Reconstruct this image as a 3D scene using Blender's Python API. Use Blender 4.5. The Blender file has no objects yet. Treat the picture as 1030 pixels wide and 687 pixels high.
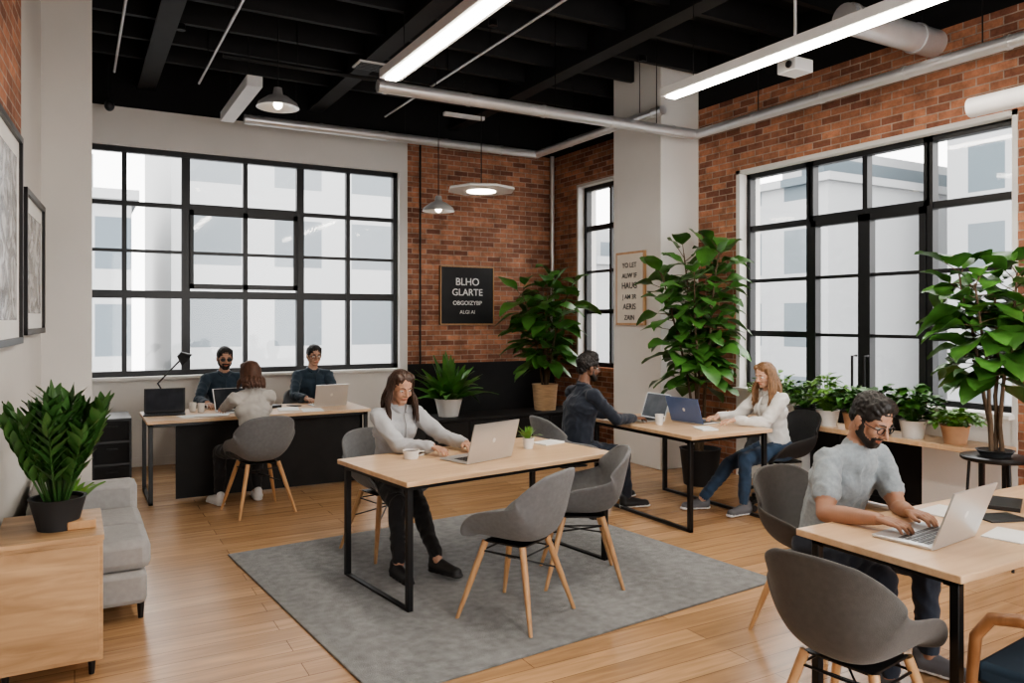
import bpy, math, random
import numpy as np
from mathutils import Vector, Matrix, noise
random.seed(7)
V=Vector
scene=bpy.context.scene
COL=scene.collection
def rad(a): return math.radians(a)
# ---------------------------------------------------------------- materials
def nmat(name):
    m=bpy.data.materials.new(name); m.use_nodes=True
    nt=m.node_tree; b=nt.nodes['Principled BSDF']
    return m,nt,b
def N(nt,t,**kw):
    n=nt.nodes.new(t)
    for k,v in kw.items(): setattr(n,k,v)
    return n
def mat(name,col,rough=.5,metal=0.,var=.12,scale=8,bump=0.,bscale=60,spec=.5,stretch=(1,1,1),sheen=0,trans=0):
    m,nt,b=nmat(name)
    tc=N(nt,'ShaderNodeTexCoord'); mp=N(nt,'ShaderNodeMapping'); mp.inputs['Scale'].default_value=stretch
    nt.links.new(tc.outputs['Object'],mp.inputs[0])
    nz=N(nt,'ShaderNodeTexNoise'); nz.inputs['Scale'].default_value=scale; nz.inputs['Detail'].default_value=4
    nt.links.new(mp.outputs[0],nz.inputs['Vector'])
    cr=N(nt,'ShaderNodeValToRGB')
    e=cr.color_ramp.elements
    e[0].position=.3; e[1].position=.7
    e[0].color=tuple(max(0,c*(1-var)) for c in col)+(1,); e[1].color=tuple(min(1,c*(1+var)) for c in col)+(1,)
    nt.links.new(nz.outputs['Fac'],cr.inputs[0]); nt.links.new(cr.outputs[0],b.inputs['Base Color'])
    b.inputs['Roughness'].default_value=rough; b.inputs['Metallic'].default_value=metal
    b.inputs['Specular IOR Level'].default_value=spec
    if sheen: b.inputs['Sheen Weight'].default_value=sheen
    if trans: 
        b.inputs['Subsurface Weight'].default_value=trans; b.inputs['Subsurface Scale'].default_value=.01
    if bump>0:
        n2=N(nt,'ShaderNodeTexNoise'); n2.inputs['Scale'].default_value=bscale; n2.inputs['Detail'].default_value=3
        nt.links.new(mp.outputs[0],n2.inputs['Vector'])
        bp=N(nt,'ShaderNodeBump'); bp.inputs['Strength'].default_value=bump; bp.inputs['Distance'].default_value=.01
        nt.links.new(n2.outputs['Fac'],bp.inputs['Height']); nt.links.new(bp.outputs[0],b.inputs['Normal'])
    return m
def emis(name,col,s):
    m=bpy.data.materials.new(name); m.use_nodes=True; nt=m.node_tree; nt.nodes.clear()
    o=N(nt,'ShaderNodeOutputMaterial'); e=N(nt,'ShaderNodeEmission'); e.inputs[0].default_value=tuple(col)+(1,); e.inputs[1].default_value=s
    nt.links.new(e.outputs[0],o.inputs[0]); return m
def wood(name,c1,c2,st=(1.5,14,14),rough=.4):
    m,nt,b=nmat(name)
    tc=N(nt,'ShaderNodeTexCoord'); mp=N(nt,'ShaderNodeMapping'); mp.inputs['Scale'].default_value=st
    nt.links.new(tc.outputs['Object'],mp.inputs[0])
    nz=N(nt,'ShaderNodeTexNoise'); nz.inputs['Scale'].default_value=2.; nz.inputs['Detail'].default_value=6; nz.inputs['Distortion'].default_value=.6
    nt.links.new(mp.outputs[0],nz.inputs['Vector'])
    cr=N(nt,'ShaderNodeValToRGB'); e=cr.color_ramp.elements
    e[0].position=.3; e[1].position=.7; e[0].color=tuple(c1)+(1,); e[1].color=tuple(c2)+(1,)
    nt.links.new(nz.outputs['Fac'],cr.inputs[0]); nt.links.new(cr.outputs[0],b.inputs['Base Color'])
    b.inputs['Roughness'].default_value=rough
    return m
def brickmat(name,ax):
    m,nt,b=nmat(name)
    tc=N(nt,'ShaderNodeTexCoord'); sp=N(nt,'ShaderNodeSeparateXYZ'); cb=N(nt,'ShaderNodeCombineXYZ')
    nt.links.new(tc.outputs['Object'],sp.inputs[0]); nt.links.new(sp.outputs[ax],cb.inputs[0]); nt.links.new(sp.outputs[2],cb.inputs[1])
    br=N(nt,'ShaderNodeTexBrick'); br.inputs['Scale'].default_value=1
    br.inputs['Brick Width'].default_value=.205; br.inputs['Row Height'].default_value=.068; br.inputs['Mortar Size'].default_value=.006
    br.inputs['Mortar Smooth'].default_value=.3; br.inputs['Bias'].default_value=-.05
    br.inputs['Color1'].default_value=(.47,.215,.125,1); br.inputs['Color2'].default_value=(.17,.07,.047,1); br.inputs['Mortar'].default_value=(.40,.31,.25,1)
    nt.links.new(cb.outputs[0],br.inputs['Vector'])
    nz=N(nt,'ShaderNodeTexNoise'); nz.inputs['Scale'].default_value=3.2; nz.inputs['Detail'].default_value=12; nz.inputs['Roughness'].default_value=.8
    nt.links.new(cb.outputs[0],nz.inputs['Vector'])
    mr=N(nt,'ShaderNodeMapRange'); mr.inputs[1].default_value=.3; mr.inputs[2].default_value=.7; mr.inputs[3].default_value=.42; mr.inputs[4].default_value=1.68
    nt.links.new(nz.outputs['Fac'],mr.inputs[0])
    mx=N(nt,'ShaderNodeMix',data_type='RGBA',blend_type='MULTIPLY'); mx.inputs['Factor'].default_value=1
    nt.links.new(br.outputs['Color'],mx.inputs['A']); nt.links.new(mr.outputs[0],mx.inputs['B'])
    nt.links.new(mx.outputs['Result'],b.inputs['Base Color']); b.inputs['Roughness'].default_value=.85
    bp=N(nt,'ShaderNodeBump'); bp.inputs['Strength'].default_value=.7; bp.inputs['Distance'].default_value=.012; bp.invert=True
    nt.links.new(br.outputs['Fac'],bp.inputs['Height'])
    b2=N(nt,'ShaderNodeBump'); b2.inputs['Strength'].default_value=.35; b2.inputs['Distance'].default_value=.01
    nt.links.new(nz.outputs['Fac'],b2.inputs['Height']); nt.links.new(bp.outputs[0],b2.inputs['Normal']); nt.links.new(b2.outputs[0],b.inputs['Normal'])
    return m
def floormat():
    m,nt,b=nmat('oak_planks')
    tc=N(nt,'ShaderNodeTexCoord')
    br=N(nt,'ShaderNodeTexBrick'); br.inputs['Scale'].default_value=1
    br.inputs['Brick Width'].default_value=1.9; br.inputs['Row Height'].default_value=.15; br.inputs['Mortar Size'].default_value=.0018
    br.inputs['Color1'].default_value=(.57,.355,.195,1); br.inputs['Color2'].default_value=(.42,.25,.13,1); br.inputs['Mortar'].default_value=(.17,.095,.05,1)
    nt.links.new(tc.outputs['Object'],br.inputs['Vector'])
    mp=N(nt,'ShaderNodeMapping'); mp.inputs['Scale'].default_value=(1.3,16,1)
    nt.links.new(tc.outputs['Object'],mp.inputs[0])
    nz=N(nt,'ShaderNodeTexNoise'); nz.inputs['Scale'].default_value=1.5; nz.inputs['Detail'].default_value=7; nz.inputs['Distortion'].default_value=.8
    nt.links.new(mp.outputs[0],nz.inputs['Vector'])
    mr=N(nt,'ShaderNodeMapRange'); mr.inputs[1].default_value=.3; mr.inputs[2].default_value=.7; mr.inputs[3].default_value=.8; mr.inputs[4].default_value=1.16
    nt.links.new(nz.outputs['Fac'],mr.inputs[0])
    mx=N(nt,'ShaderNodeMix',data_type='RGBA',blend_type='MULTIPLY'); mx.inputs['Factor'].default_value=1
    nt.links.new(br.outputs['Color'],mx.inputs['A']); nt.links.new(mr.outputs[0],mx.inputs['B'])
    nt.links.new(mx.outputs['Result'],b.inputs['Base Color'])
    b.inputs['Roughness'].default_value=.26
    bp=N(nt,'ShaderNodeBump'); bp.inputs['Strength'].default_value=.15; bp.inputs['Distance'].default_value=.003; bp.invert=True
    nt.links.new(br.outputs['Fac'],bp.inputs['Height']); nt.links.new(bp.outputs[0],b.inputs['Normal'])
    return m
def facademat(name,ax,w,h,c1,c2):
    m,nt,b=nmat(name)
    tc=N(nt,'ShaderNodeTexCoord'); sp=N(nt,'ShaderNodeSeparateXYZ'); cb=N(nt,'ShaderNodeCombineXYZ')
    nt.links.new(tc.outputs['Object'],sp.inputs[0]); nt.links.new(sp.outputs[ax],cb.inputs[0]); nt.links.new(sp.outputs[2],cb.inputs[1])
    br=N(nt,'ShaderNodeTexBrick'); br.inputs['Scale'].default_value=1; br.offset=0
    br.inputs['Brick Width'].default_value=w; br.inputs['Row Height'].default_value=h; br.inputs['Mortar Size'].default_value=h*.2
    br.inputs['Mortar Smooth'].default_value=.0
    br.inputs['Color1'].default_value=tuple(c1)+(1,); br.inputs['Color2'].default_value=tuple(c1[i]*.7+.3*c2[i] for i in range(3))+(1,); br.inputs['Mortar'].default_value=tuple(c2)+(1,)
    nt.links.new(cb.outputs[0],br.inputs['Vector']); nt.links.new(br.outputs['Color'],b.inputs['Base Color']); b.inputs['Roughness'].default_value=.7
    return m
def glassmat():
    m=bpy.data.materials.new('window_glass'); m.use_nodes=True; nt=m.node_tree; nt.nodes.clear()
    o=N(nt,'ShaderNodeOutputMaterial'); t=N(nt,'ShaderNodeBsdfTransparent'); g=N(nt,'ShaderNodeBsdfGlossy'); g.inputs['Roughness'].default_value=.05
    mx=N(nt,'ShaderNodeMixShader'); mx.inputs[0].default_value=.05
    nt.links.new(t.outputs[0],mx.inputs[1]); nt.links.new(g.outputs[0],mx.inputs[2]); nt.links.new(mx.outputs[0],o.inputs[0]); return m
def artmat():
    m,nt,b=nmat('abstract_print')
    tc=N(nt,'ShaderNodeTexCoord'); nz=N(nt,'ShaderNodeTexNoise'); nz.inputs['Scale'].default_value=4.5; nz.inputs['Detail'].default_value=8; nz.inputs['Distortion'].default_value=2
    nt.links.new(tc.outputs['Object'],nz.inputs['Vector'])
    cr=N(nt,'ShaderNodeValToRGB'); e=cr.color_ramp.elements; e[0].position=.4; e[1].position=.6; e[0].color=(.12,.12,.13,1); e[1].color=(.6,.6,.6,1)
    nt.links.new(nz.outputs['Fac'],cr.inputs[0]); nt.links.new(cr.outputs[0],b.inputs['Base Color']); b.inputs['Roughness'].default_value=.15
    return m
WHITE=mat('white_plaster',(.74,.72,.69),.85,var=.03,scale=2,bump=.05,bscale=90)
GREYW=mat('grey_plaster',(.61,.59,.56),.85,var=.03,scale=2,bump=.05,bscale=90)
BRX=brickmat('brick_along_x',0); BRY=brickmat('brick_along_y',1)
BLKP=mat('black_paint',(.012,.012,.013),.75,var=.2)
CEIL=mat('black_ceiling_paint',(.007,.007,.008),.85,var=.3,scale=3)
BEAM=mat('black_beam_paint',(.012,.012,.013),.6,var=.2)
FRAME=mat('black_window_frame',(.010,.011,.013),.4,var=.1)
STEEL=mat('black_steel',(.015,.015,.016),.35,.3,var=.1)
FLOOR=floormat()
DESKW=wood('light_oak_top',(.58,.385,.23),(.70,.495,.32),(1.2,10,10),.35)
LEGW=wood('beech_legs',(.46,.25,.12),(.60,.37,.19),(12,12,1.5),.4)
WALN=wood('walnut_frame',(.22,.10,.04),(.34,.17,.08),(12,12,1.5),.4)
CABW=wood('cabinet_oak',(.34,.20,.10),(.60,.39,.22),(1.2,7,9),.45)
GALV=mat('painted_duct',(.70,.70,.71),.3,.55,var=.05)
LAMPW=mat('lamp_white',(.78,.78,.78),.35,var=.03)
LED=emis('led_strip',(1,.91,.79),34)
BULB=emis('bulb_glow',(1,.88,.7),8)
GLASS=glassmat()
ART=artmat()
RUG=mat('grey_rug',(.235,.24,.24),.95,var=.24,scale=18,bump=.8,bscale=200,sheen=.2)
SHELL=mat('grey_shell_fabric',(.155,.158,.163),.8,var=.1,scale=40,bump=.25,bscale=300,sheen=.15)
SHELL2=mat('taupe_shell_fabric',(.078,.074,.070),.8,var=.1,scale=40,bump=.25,bscale=300,sheen=.15)
SHELL3=mat('black_shell_fabric',(.025,.025,.027),.7,var=.1,scale=40,bump=.25,bscale=300)
SOFA=mat('light_grey_upholstery',(.33,.32,.31),.9,var=.08,scale=30,bump=.3,bscale=250,sheen=.2)
TEAL=mat('dark_blue_cushion',(.02,.045,.075),.85,var=.1)
SILV=mat('aluminium',(.62,.63,.64),.3,.7,var=.02)
DARK=mat('dark_plastic',(.02,.02,.022),.35,var=.1)
SCREEN=mat('laptop_screen',(.035,.04,.05),.15,var=.3)
BLUEL=mat('blue_laptop_lid',(.14,.20,.38),.35,.4,var=.05)
PAPER=mat('paper_white',(.80,.80,.78),.8,var=.02)
MATB=mat('poster_cream',(.72,.66,.58),.8,var=.04)
LEAF=mat('fig_leaf',(.065,.175,.035),.35,var=.5,scale=5,trans=.05)
LEAF2=mat('deep_green_leaf',(.045,.12,.03),.35,var=.4,scale=6)
LEAF3=mat('fresh_green_leaf',(.13,.28,.05),.45,var=.4,scale=7)
BARK=mat('bark',(.12,.08,.05),.9,var=.3,bump=.4)
SOIL=mat('soil',(.03,.02,.015),.95,var=.3,bump=.6)
POTW=mat('white_ceramic',(.75,.74,.72),.3,var=.02)
POTB=mat('charcoal_pot',(.022,.024,.027),.6,var=.1)
POTT=mat('terracotta_pot',(.50,.30,.18),.8,var=.1)
POTO=mat('woven_tan_pot',(.50,.34,.2),.85,var=.2,stretch=(1,1,8),bump=.4)
CUP=mat('paper_cup',(.75,.73,.7),.6,var=.03)
COFF=mat('coffee',(.05,.02,.01),.2,var=.1)
# ---------------------------------------------------------------- mesh builder
class MB:
    def __init__(s): s.v=[]; s.f=[]; s.m=[]; s.mats=[]
    def mi(s,m):
        if m not in s.mats: s.mats.append(m)
        return s.mats.index(m)
    def add(s,vs,fs,m):
        o=len(s.v); s.v+= [tuple(p) for p in vs]; s.f+=[tuple(i+o for i in f) for f in fs]; s.m+=[s.mi(m)]*len(fs)
    def box(s,x0,x1,y0,y1,z0,z1,m):
        vs=[(x0,y0,z0),(x1,y0,z0),(x1,y1,z0),(x0,y1,z0),(x0,y0,z1),(x1,y0,z1),(x1,y1,z1),(x0,y1,z1)]
        s.add(vs,[(0,3,2,1),(4,5,6,7),(0,1,5,4),(1,2,6,5),(2,3,7,6),(3,0,4,7)],m)
    def tube(s,pts,rs,m,n=12,ratio=1.,cap=True,closed=False):
        pts=[V(p) for p in pts]; 
        if not hasattr(rs,'__len__'): rs=[rs]*len(pts)
        k=len(pts); vs=[]; ref=None
        for i,p in enumerate(pts):
            if closed: d=pts[(i+1)%k]-pts[i-1]
            else: d=pts[min(i+1,k-1)]-pts[max(i-1,0)]
            d.normalize()
            if ref is None: ref=V((0,0,1)) if abs(d.z)<.9 else V((1,0,0))
            a=ref-d*ref.dot(d)
            if a.length<1e-4: a=d.orthogonal()
            a.normalize(); b=d.cross(a); ref=a
            for j in range(n):
                t=2*math.pi*j/n; vs.append(p+(a*math.cos(t)*ratio+b*math.sin(t))*rs[i])
        fs=[]
        for i in range(k if closed else k-1):
            for j in range(n):
                i2=(i+1)%k
                fs.append((i*n+j,i*n+(j+1)%n,i2*n+(j+1)%n,i2*n+j))
        if cap and not closed: fs.append(tuple(range(n-1,-1,-1))); fs.append(tuple((k-1)*n+j for j in range(n)))
        s.add(vs,fs,m)
    def lathe(s,prof,c,m,n=28):
        c=V(c); vs=[]; k=len(prof)
        for r,z in prof:
            for j in range(n):
                t=2*math.pi*j/n; vs.append(c+V((r*math.cos(t),r*math.sin(t),z)))
        fs=[]
        for i in range(k-1):
            for j in range(n): fs.append((i*n+j,i*n+(j+1)%n,(i+1)*n+(j+1)%n,(i+1)*n+j))
        s.add(vs,fs,m)
    def ell(s,c,r,m,n=16,k=10):
        prof=[(math.sin(math.pi*i/k),-math.cos(math.pi*i/k)) for i in range(k+1)]
        c=V(c); vs=[]
        for a,z in prof:
            a=max(a,.001)
            for j in range(n):
                t=2*math.pi*j/n; vs.append(c+V((a*math.cos(t)*r[0],a*math.sin(t)*r[1],z*r[2])))
        fs=[(i*n+j,i*n+(j+1)%n,(i+1)*n+(j+1)%n,(i+1)*n+j) for i in range(k) for j in range(n)]
        s.add(vs,fs,m)
    def leaf(s,base,d,L,W,bend,m,shape='fig',fold=.15,seg=6):
        base=V(base); d=V(d).normalized()
        side=d.cross(V((0,0,1)))
        if side.length<.05: side=V((1,0,0))
        side.normalize(); up=side.cross(d).normalized()
        tw=random.uniform(-.5,.5); side=(side*math.cos(tw)+up*math.sin(tw)); up=side.cross(d)
        vs=[]
        for i in range(seg+1):
            t=i/seg
            if shape=='fig': w=math.sin(math.pi*min(1,t**.85*.97+.02))**.75*(.75+.35*t)
            elif shape=='lance': w=math.sin(math.pi*(t*.96+.02)**.7)**.9
            else: w=(1-t)**.45*min(1,.5+t*2)
            w*=W*.5
            c=base+d*L*t+V((0,0,-1))*bend*L*t*t
            ww=math.sin(t*9+tw*5)*.06*W
            vs+=[c-side*w+up*(fold*w*1.5+ww),c,c+side*w+up*(fold*w*1.5-ww)]
        fs=[]
        for i in range(seg):
            a=i*3; fs+=[(a,a+1,a+4,a+3),(a+1,a+2,a+5,a+4)]
        s.add(vs,fs,m)
    def obj(s,name,parent=None,bevel=0,smooth=True,ang=40,sub=0,solid=0):
        me=bpy.data.meshes.new(name); me.from_pydata(s.v,[],s.f)
        for m in s.mats: me.materials.append(m)
        me.polygons.foreach_set('material_index',s.m)
        me.validate(); me.update()
        if smooth:
            me.polygons.foreach_set('use_smooth',[True]*len(me.polygons))
            if not sub: me.set_sharp_from_angle(angle=rad(ang))
        o=bpy.data.objects.new(name,me); COL.objects.link(o)
        if parent: o.parent=parent
        if solid:
            md=o.modifiers.new('solid','SOLIDIFY'); md.thickness=solid; md.offset=0
        if sub:
            md=o.modifiers.new('sub','SUBSURF'); md.levels=sub; md.render_levels=sub
        if bevel:
            md=o.modifiers.new('bev','BEVEL'); md.width=bevel; md.segments=2; md.limit_method='ANGLE'; md.angle_limit=rad(50)
        return o
def root(name,loc=(0,0,0),rz=0):
    e=bpy.data.objects.new(name,None); e.empty_display_size=.1; COL.objects.link(e); e.location=loc; e.rotation_euler=(0,0,rad(rz)); return e
# ---------------------------------------------------------------- people
class PR:
    def __init__(s): s.p=[]; s.mats=[]
    def mi(s,m):
        if m not in s.mats: s.mats.append(m)
        return s.mats.index(m)
    def cap(s,p0,r0,p1,r1,m,axis=None,ratio=1.):
        s.p.append(('c',V(p0),r0,V(p1),r1,V(axis) if axis is not None else None,ratio,s.mi(m)))
    def ell(s,c,r,m,R=None):
        s.p.append(('e',V(c),r,R if R else Matrix.Identity(3),s.mi(m)))
    def build(s,name,vox,smooth=3,disp=0,dscale=14,parent=None,M=None,dmats=None,fac=.5):
        vs=[];fs=[]
        for p in s.p:
            o=len(vs)
            if p[0]=='c':
                _,p0,r0,p1,r1,ax,ra,mi=p
                d=p1-p0; L=d.length
                d=d.normalized() if L>1e-6 else V((0,0,1))
                a=ax if ax is not None else d.orthogonal()
                a=a-d*a.dot(d)
                if a.length<1e-5: a=d.orthogonal()
                a.normalize(); b=d.cross(a); n=16; rows=[]
                for k in range(6):
                    ph=-math.pi/2+ (math.pi/2)*k/5; rows.append((p0+d*math.sin(ph)*r0,max(math.cos(ph),.02)*r0))
                for k in range(6):
                    ph=(math.pi/2)*k/5; rows.append((p1+d*math.sin(ph)*r1,max(math.cos(ph),.02)*r1))
                for c,r in rows:
                    for j in range(n):
                        t=2*math.pi*j/n; vs.append(c+a*math.cos(t)*r*ra+b*math.sin(t)*r)
                K=len(rows)
            else:
                _,c,r,R,mi=p; n=16;K=11
                for i in range(K):
                    a_=max(math.sin(math.pi*i/(K-1)),.02); z=-math.cos(math.pi*i/(K-1))
                    for j in range(n):
                        t=2*math.pi*j/n; vs.append(c+R@V((a_*math.cos(t)*r[0],a_*math.sin(t)*r[1],z*r[2])))
            for i in range(K-1):
                for j in range(n): fs.append((o+i*n+j,o+i*n+(j+1)%n,o+(i+1)*n+(j+1)%n,o+(i+1)*n+j))
            fs.append(tuple(o+j for j in range(n-1,-1,-1))); fs.append(tuple(o+(K-1)*n+j for j in range(n)))
        me=bpy.data.meshes.new('tmp'); me.from_pydata(vs,[],fs); me.update()
        ob=bpy.data.objects.new('tmp',me); COL.objects.link(ob)
        md=ob.modifiers.new('r','REMESH'); md.mode='VOXEL'; md.voxel_size=vox
        md=ob.modifiers.new('s','SMOOTH'); md.factor=fac; md.iterations=smooth
        dg=bpy.context.evaluated_depsgraph_get(); dg.update()
        m2=bpy.data.meshes.new_from_object(ob.evaluated_get(dg)); m2.name=name
        bpy.data.objects.remove(ob); bpy.data.meshes.remove(me)
        m2.materials.clear()
        for m in s.mats: m2.materials.append(m)
        nf=len(m2.polygons); C=np.empty(nf*3); m2.polygons.foreach_get('center',C); C=C.reshape(-1,3)
        best=np.full(nf,1e9); idx=np.zeros(nf,int)
        for p in s.p:
            if p[0]=='c':
                _,p0,r0,p1,r1,ax,ra,mi=p
                a=np.array(p0); d=np.array(p1)-a; LL=max(d@d,1e-9); t=np.clip((C-a)@d/LL,0,1)
                w=C-(a+t[:,None]*d); q=(w*w).sum(1)
                if ax is not None:
                    dn=V(d).normalized(); av=ax-dn*ax.dot(dn); av.normalize(); wa=w@np.array(av); q=q-wa**2+(wa/ra)**2
                ds=np.sqrt(np.maximum(q,0))-(r0+(r1-r0)*t)
            else:
                _,c,r,R,mi=p
                q=(C-np.array(c))@np.array(R)/np.array(r); ds=(np.sqrt((q*q).sum(1))-1)*min(r)
            k=ds<best; best[k]=ds[k]; idx[k]=mi
        m2.polygons.foreach_set('material_index',idx.tolist()); m2.polygons.foreach_set('use_smooth',[True]*nf)
        if disp:
            ok=set()
            if dmats is not None:
                dm=[s.mats.index(m) for m in dmats if m in s.mats]
                for pl in m2.polygons:
                    if idx[pl.index] in dm: ok.update(pl.vertices)
            nr=[v.normal.copy() for v in m2.vertices]
            for v in m2.vertices:
                if dmats is not None and v.index not in ok: continue
                c=v.co
                w2=noise.noise(c*5)*2.0
                nn=noise.noise(V((c.x*dscale+w2,c.y*dscale,c.z*dscale*.9+w2)))
                v.co=c+nr[v.index]*disp*(1-2.6*abs(nn))
        m2.update()
        o=bpy.data.objects.new(name,m2); COL.objects.link(o)
        if parent: o.parent=parent
        if M is not None: o.matrix_local=M
        return o
def ik(a,t,l1,l2,pole):
    a=V(a);t=V(t); d=t-a; L=d.length; L2=min(L,(l1+l2)*.995)
    dn=d.normalized(); t=a+dn*L2
    x=(l1*l1-l2*l2+L2*L2)/(2*L2); h=math.sqrt(max(l1*l1-x*x,0))
    p=V(pole); p=p-dn*p.dot(dn); p.normalize()
    return a+dn*x+p*h, t
def hand(parent,w,d,side,skin,s,curl=22,name='hand'):
    P=PR(); f=V(d).normalized(); n=V((0,0,1))-f*f.z; n.normalize(); x=f.cross(n); th=x*(-side)
    w=V(w)
    offs=[.030,.010,-.010,-.029]; kl=[.080,.083,.079,.072]; fl=[.072,.080,.074,.058]
    for i in range(4):
        kn=w+f*kl[i]*s+th*offs[i]*s-n*.004
        P.cap(w+f*.005+th*offs[i]*.55*s,.0145*s,kn,.0115*s,skin)
        dirf=f.copy(); p=kn; ang=0; spread=th*offs[i]*2.2
        for k,(fr,cu) in enumerate(((.45,curl*.6),(.3,curl*1.3),(.25,curl))):
            ang+=rad(cu); dd=((f+spread)*math.cos(ang)-n*math.sin(ang)).normalized()
            q=p+dd*fl[i]*fr*s; P.cap(p,(.0092-.0008*k)*s,q,(.0086-.0010*k)*s,skin); p=q
    t0=w+f*.02*s+th*.022*s; t1=w+f*.055*s+th*.050*s-n*.008; t2=w+f*.082*s+th*.060*s-n*.012; t3=w+f*.103*s+th*.062*s-n*.016
    P.cap(t0,.015*s,t1,.0115*s,skin); P.cap(t1,.011*s,t2,.0095*s,skin); P.cap(t2,.0095*s,t3,.008*s,skin)
    P.build(name,.0042,2,parent=parent,fac=.4)
def skinmat(name,c): return mat(name,c,.5,var=.06,scale=20,trans=.08)
IRIS=mat('iris_dark',(.03,.02,.015),.2,var=.1); EYEW=mat('eye_white',(.75,.73,.7),.3,var=.02)
def person(name,pos,rz,lean,hands,feet,skin,hairc,top,pants,shoe,female=False,sleeve='long',style='short',beard=False,
           glasses=False,hp=15,hy=0,twist=0,sole=None,hdir=None,hairlen=.3,pz=.545,curl=22,loosen=1.,bulk=1.,hs=1.,collar=False):
    rt=root(name,pos,rz); s=.93 if female else 1.
    Ri=Matrix.Rotation(rad(-rz),3,'Z')
    def L(w): return Ri@(V(w)-V(pos))
    def dr(a): return V((0,math.sin(a),math.cos(a)))
    l=rad(lean); P=V((0,0,pz)); W=P+dr(l*.5)*.18*s; C=W+dr(l)*.165*s; Nk=C+dr(l*1.15)*.165*s
    tw=rad(twist); side=V((math.cos(tw),math.sin(tw),0))
    SC=Nk-dr(l)*.05*s
    sw=(.155 if female else .178)
    X=V((1,0,0)); B=PR(); b=bulk
    if female:
        B.cap(P,.118*b,W,.098*b,top,X,1.27); B.cap(W,.097*b,C,.108*b,top,X,1.25); B.cap(C,.108*b,SC-V((0,0,.03)),.078,top,side,1.5)
        for sg in(-1,1): B.ell(C+dr(l+math.pi/2)*.07+side*.06*sg+V((0,0,.015)),(.058,.055,.058),top)
    else:
        B.cap(P,.125*b,W,.118*b,top,X,1.25); B.cap(W,.118*b,C,.124*b,top,X,1.3); B.cap(C,.124*b,SC-V((0,0,.03)),.088,top,side,1.55)
    B.cap(P+V((-.075,-.02,-.02)),.105*s,P+V((.075,-.02,-.02)),.105*s,pants)
    for sg in(-1,1):
        sh=SC+side*sw*sg
        B.cap(Nk-dr(l)*.01+side*sg*.02,.042*s,sh,.052*s,top)
        B.ell(sh+V((0,0,-.005)),(.062*s,.064*s,.062*s),top)
    hc_R=Matrix.Rotation(rad(hy),3,'Z')@Matrix.Rotation(rad(-hp),3,'X')
    HC=Nk+dr(l*.85)*.155*s+hc_R@V((0,.03,.02))*s
    HB=HC+hc_R@V((0,-.03,-.06))*s
    B.cap(Nk-dr(l)*.03,.056*s,HB,.048*s,skin)
    B.cap(Nk-dr(l)*.012+V((0,-.005,0)),.064*s,Nk+dr(l)*.012+V((0,-.008,0)),.060*s,top)
    for sg,hw in((1,hands[0]),(-1,hands[1])):
        sh=SC+side*sw*sg; ht=L(hw)
        el,wr=ik(sh,ht,.285*s,.255*s,V((sg*.75,-.35,-1)))
        lw=loosen
        if sleeve=='long':
            B.cap(sh,.057*s*lw,el,.047*s*lw,top); B.cap(el,.048*s*lw,el.lerp(wr,.9),.036*s*lw,top)
            B.cap(el.lerp(wr,.85),.027*s,wr,.026*s,skin)
        else:
            B.cap(sh,.060*s,sh.lerp(el,.62),.062*s,top); B.cap(sh.lerp(el,.4),.050*s,el,.041*s,skin)
            B.cap(el,.041*s,el.lerp(wr,.35),.043*s,skin); B.cap(el.lerp(wr,.35),.043*s,wr,.027*s,skin)
        fd=(wr-el).normalized()
        if hdir: fd=Ri@V(hdir[0 if sg>0 else 1])
        fd.z=min(0,max(fd.z,-.12)); hand(rt,wr,fd,sg,skin,s*.98,curl,'hand_right' if sg>0 else 'hand_left')
    for sg,fw in((1,feet[0]),(-1,feet[1])):
        hp_=P+V((sg*.085*s,0,-.015)); an=L((fw[0],fw[1],.085+ (fw[2] if len(fw)>2 else 0)))
        kn,an=ik(hp_,an,.43*s,.415*s,V((sg*.12,.6,1)))
        B.cap(hp_,.092*s*b,kn,.062*s,pants); mid=kn.lerp(an,.3)
        B.cap(kn,.061*s,mid+V((0,-.012,0)),.056*s,pants); B.cap(mid+V((0,-.012,0)),.056*s,kn.lerp(an,.9),.045*s,pants)
        B.cap(kn.lerp(an,.8),.033*s,an,.034*s,skin)
        fdir=V((sg*.18,1,0)).normalized()
        S=PR(); so=sole or shoe
        heel=V((an.x,an.y-.035,an.z-.04)); toe=heel+fdir*.2*s; toe.z=heel.z-.012
        S.cap(heel+V((0,0,.045)),.040*s,heel,.042*s,shoe); S.cap(heel,.042*s,toe,.034*s,shoe,fdir.cross(V((0,0,1))),1.18); S.cap(heel+V((0,0,.035)),.034*s,toe,.028,shoe)
        z=an.z-.078
        for k in range(5):
            c=heel.lerp(toe,k/4); S.ell((c.x,c.y,z+.008),(.046*s,.05*s,.014),so)
        S.build('shoe_right' if sg>0 else 'shoe_left',.006,2,parent=rt)
    B.build('body',.0095,3,disp=.007,dscale=13,parent=rt,dmats=[top,pants])
    if collar:
        Cm=MB(); u=dr(l)
        fw_=dr(l+math.pi/2)
        for sg in(-1,1):
            pts=[Nk+u*.022-fw_*.066, Nk+u*.024-fw_*.03+side*sg*.058, Nk+u*.012+fw_*.03+side*sg*.058, Nk-u*.012+fw_*.075+side*sg*.022]
            Cm.tube(pts,[.010,.012,.013,.004],top,8,ratio=1.5)
        pts=[Nk-u*.02+fw_*.085,C+u*.06+fw_*.128,C+fw_*.136,W+fw_*.128]
        Cm.tube(pts,[.008]*4,top,8,ratio=.5)
        Cm.obj('collar_and_placket',rt,ang=70)
    M=Matrix.Translation(HC)@hc_R.to_4x4()@Matrix.Scale(s*.97*hs,4)
    H=PR(); LIP=mat(name+'_lips',(skin_lip(skin)),.4,var=.05)
    H.ell((0,-.012,.03),(.075,.094,.088),skin); H.ell((0,.018,-.03),(.058,.068,.075),skin)
    jw=.052 if not female else .046
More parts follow.
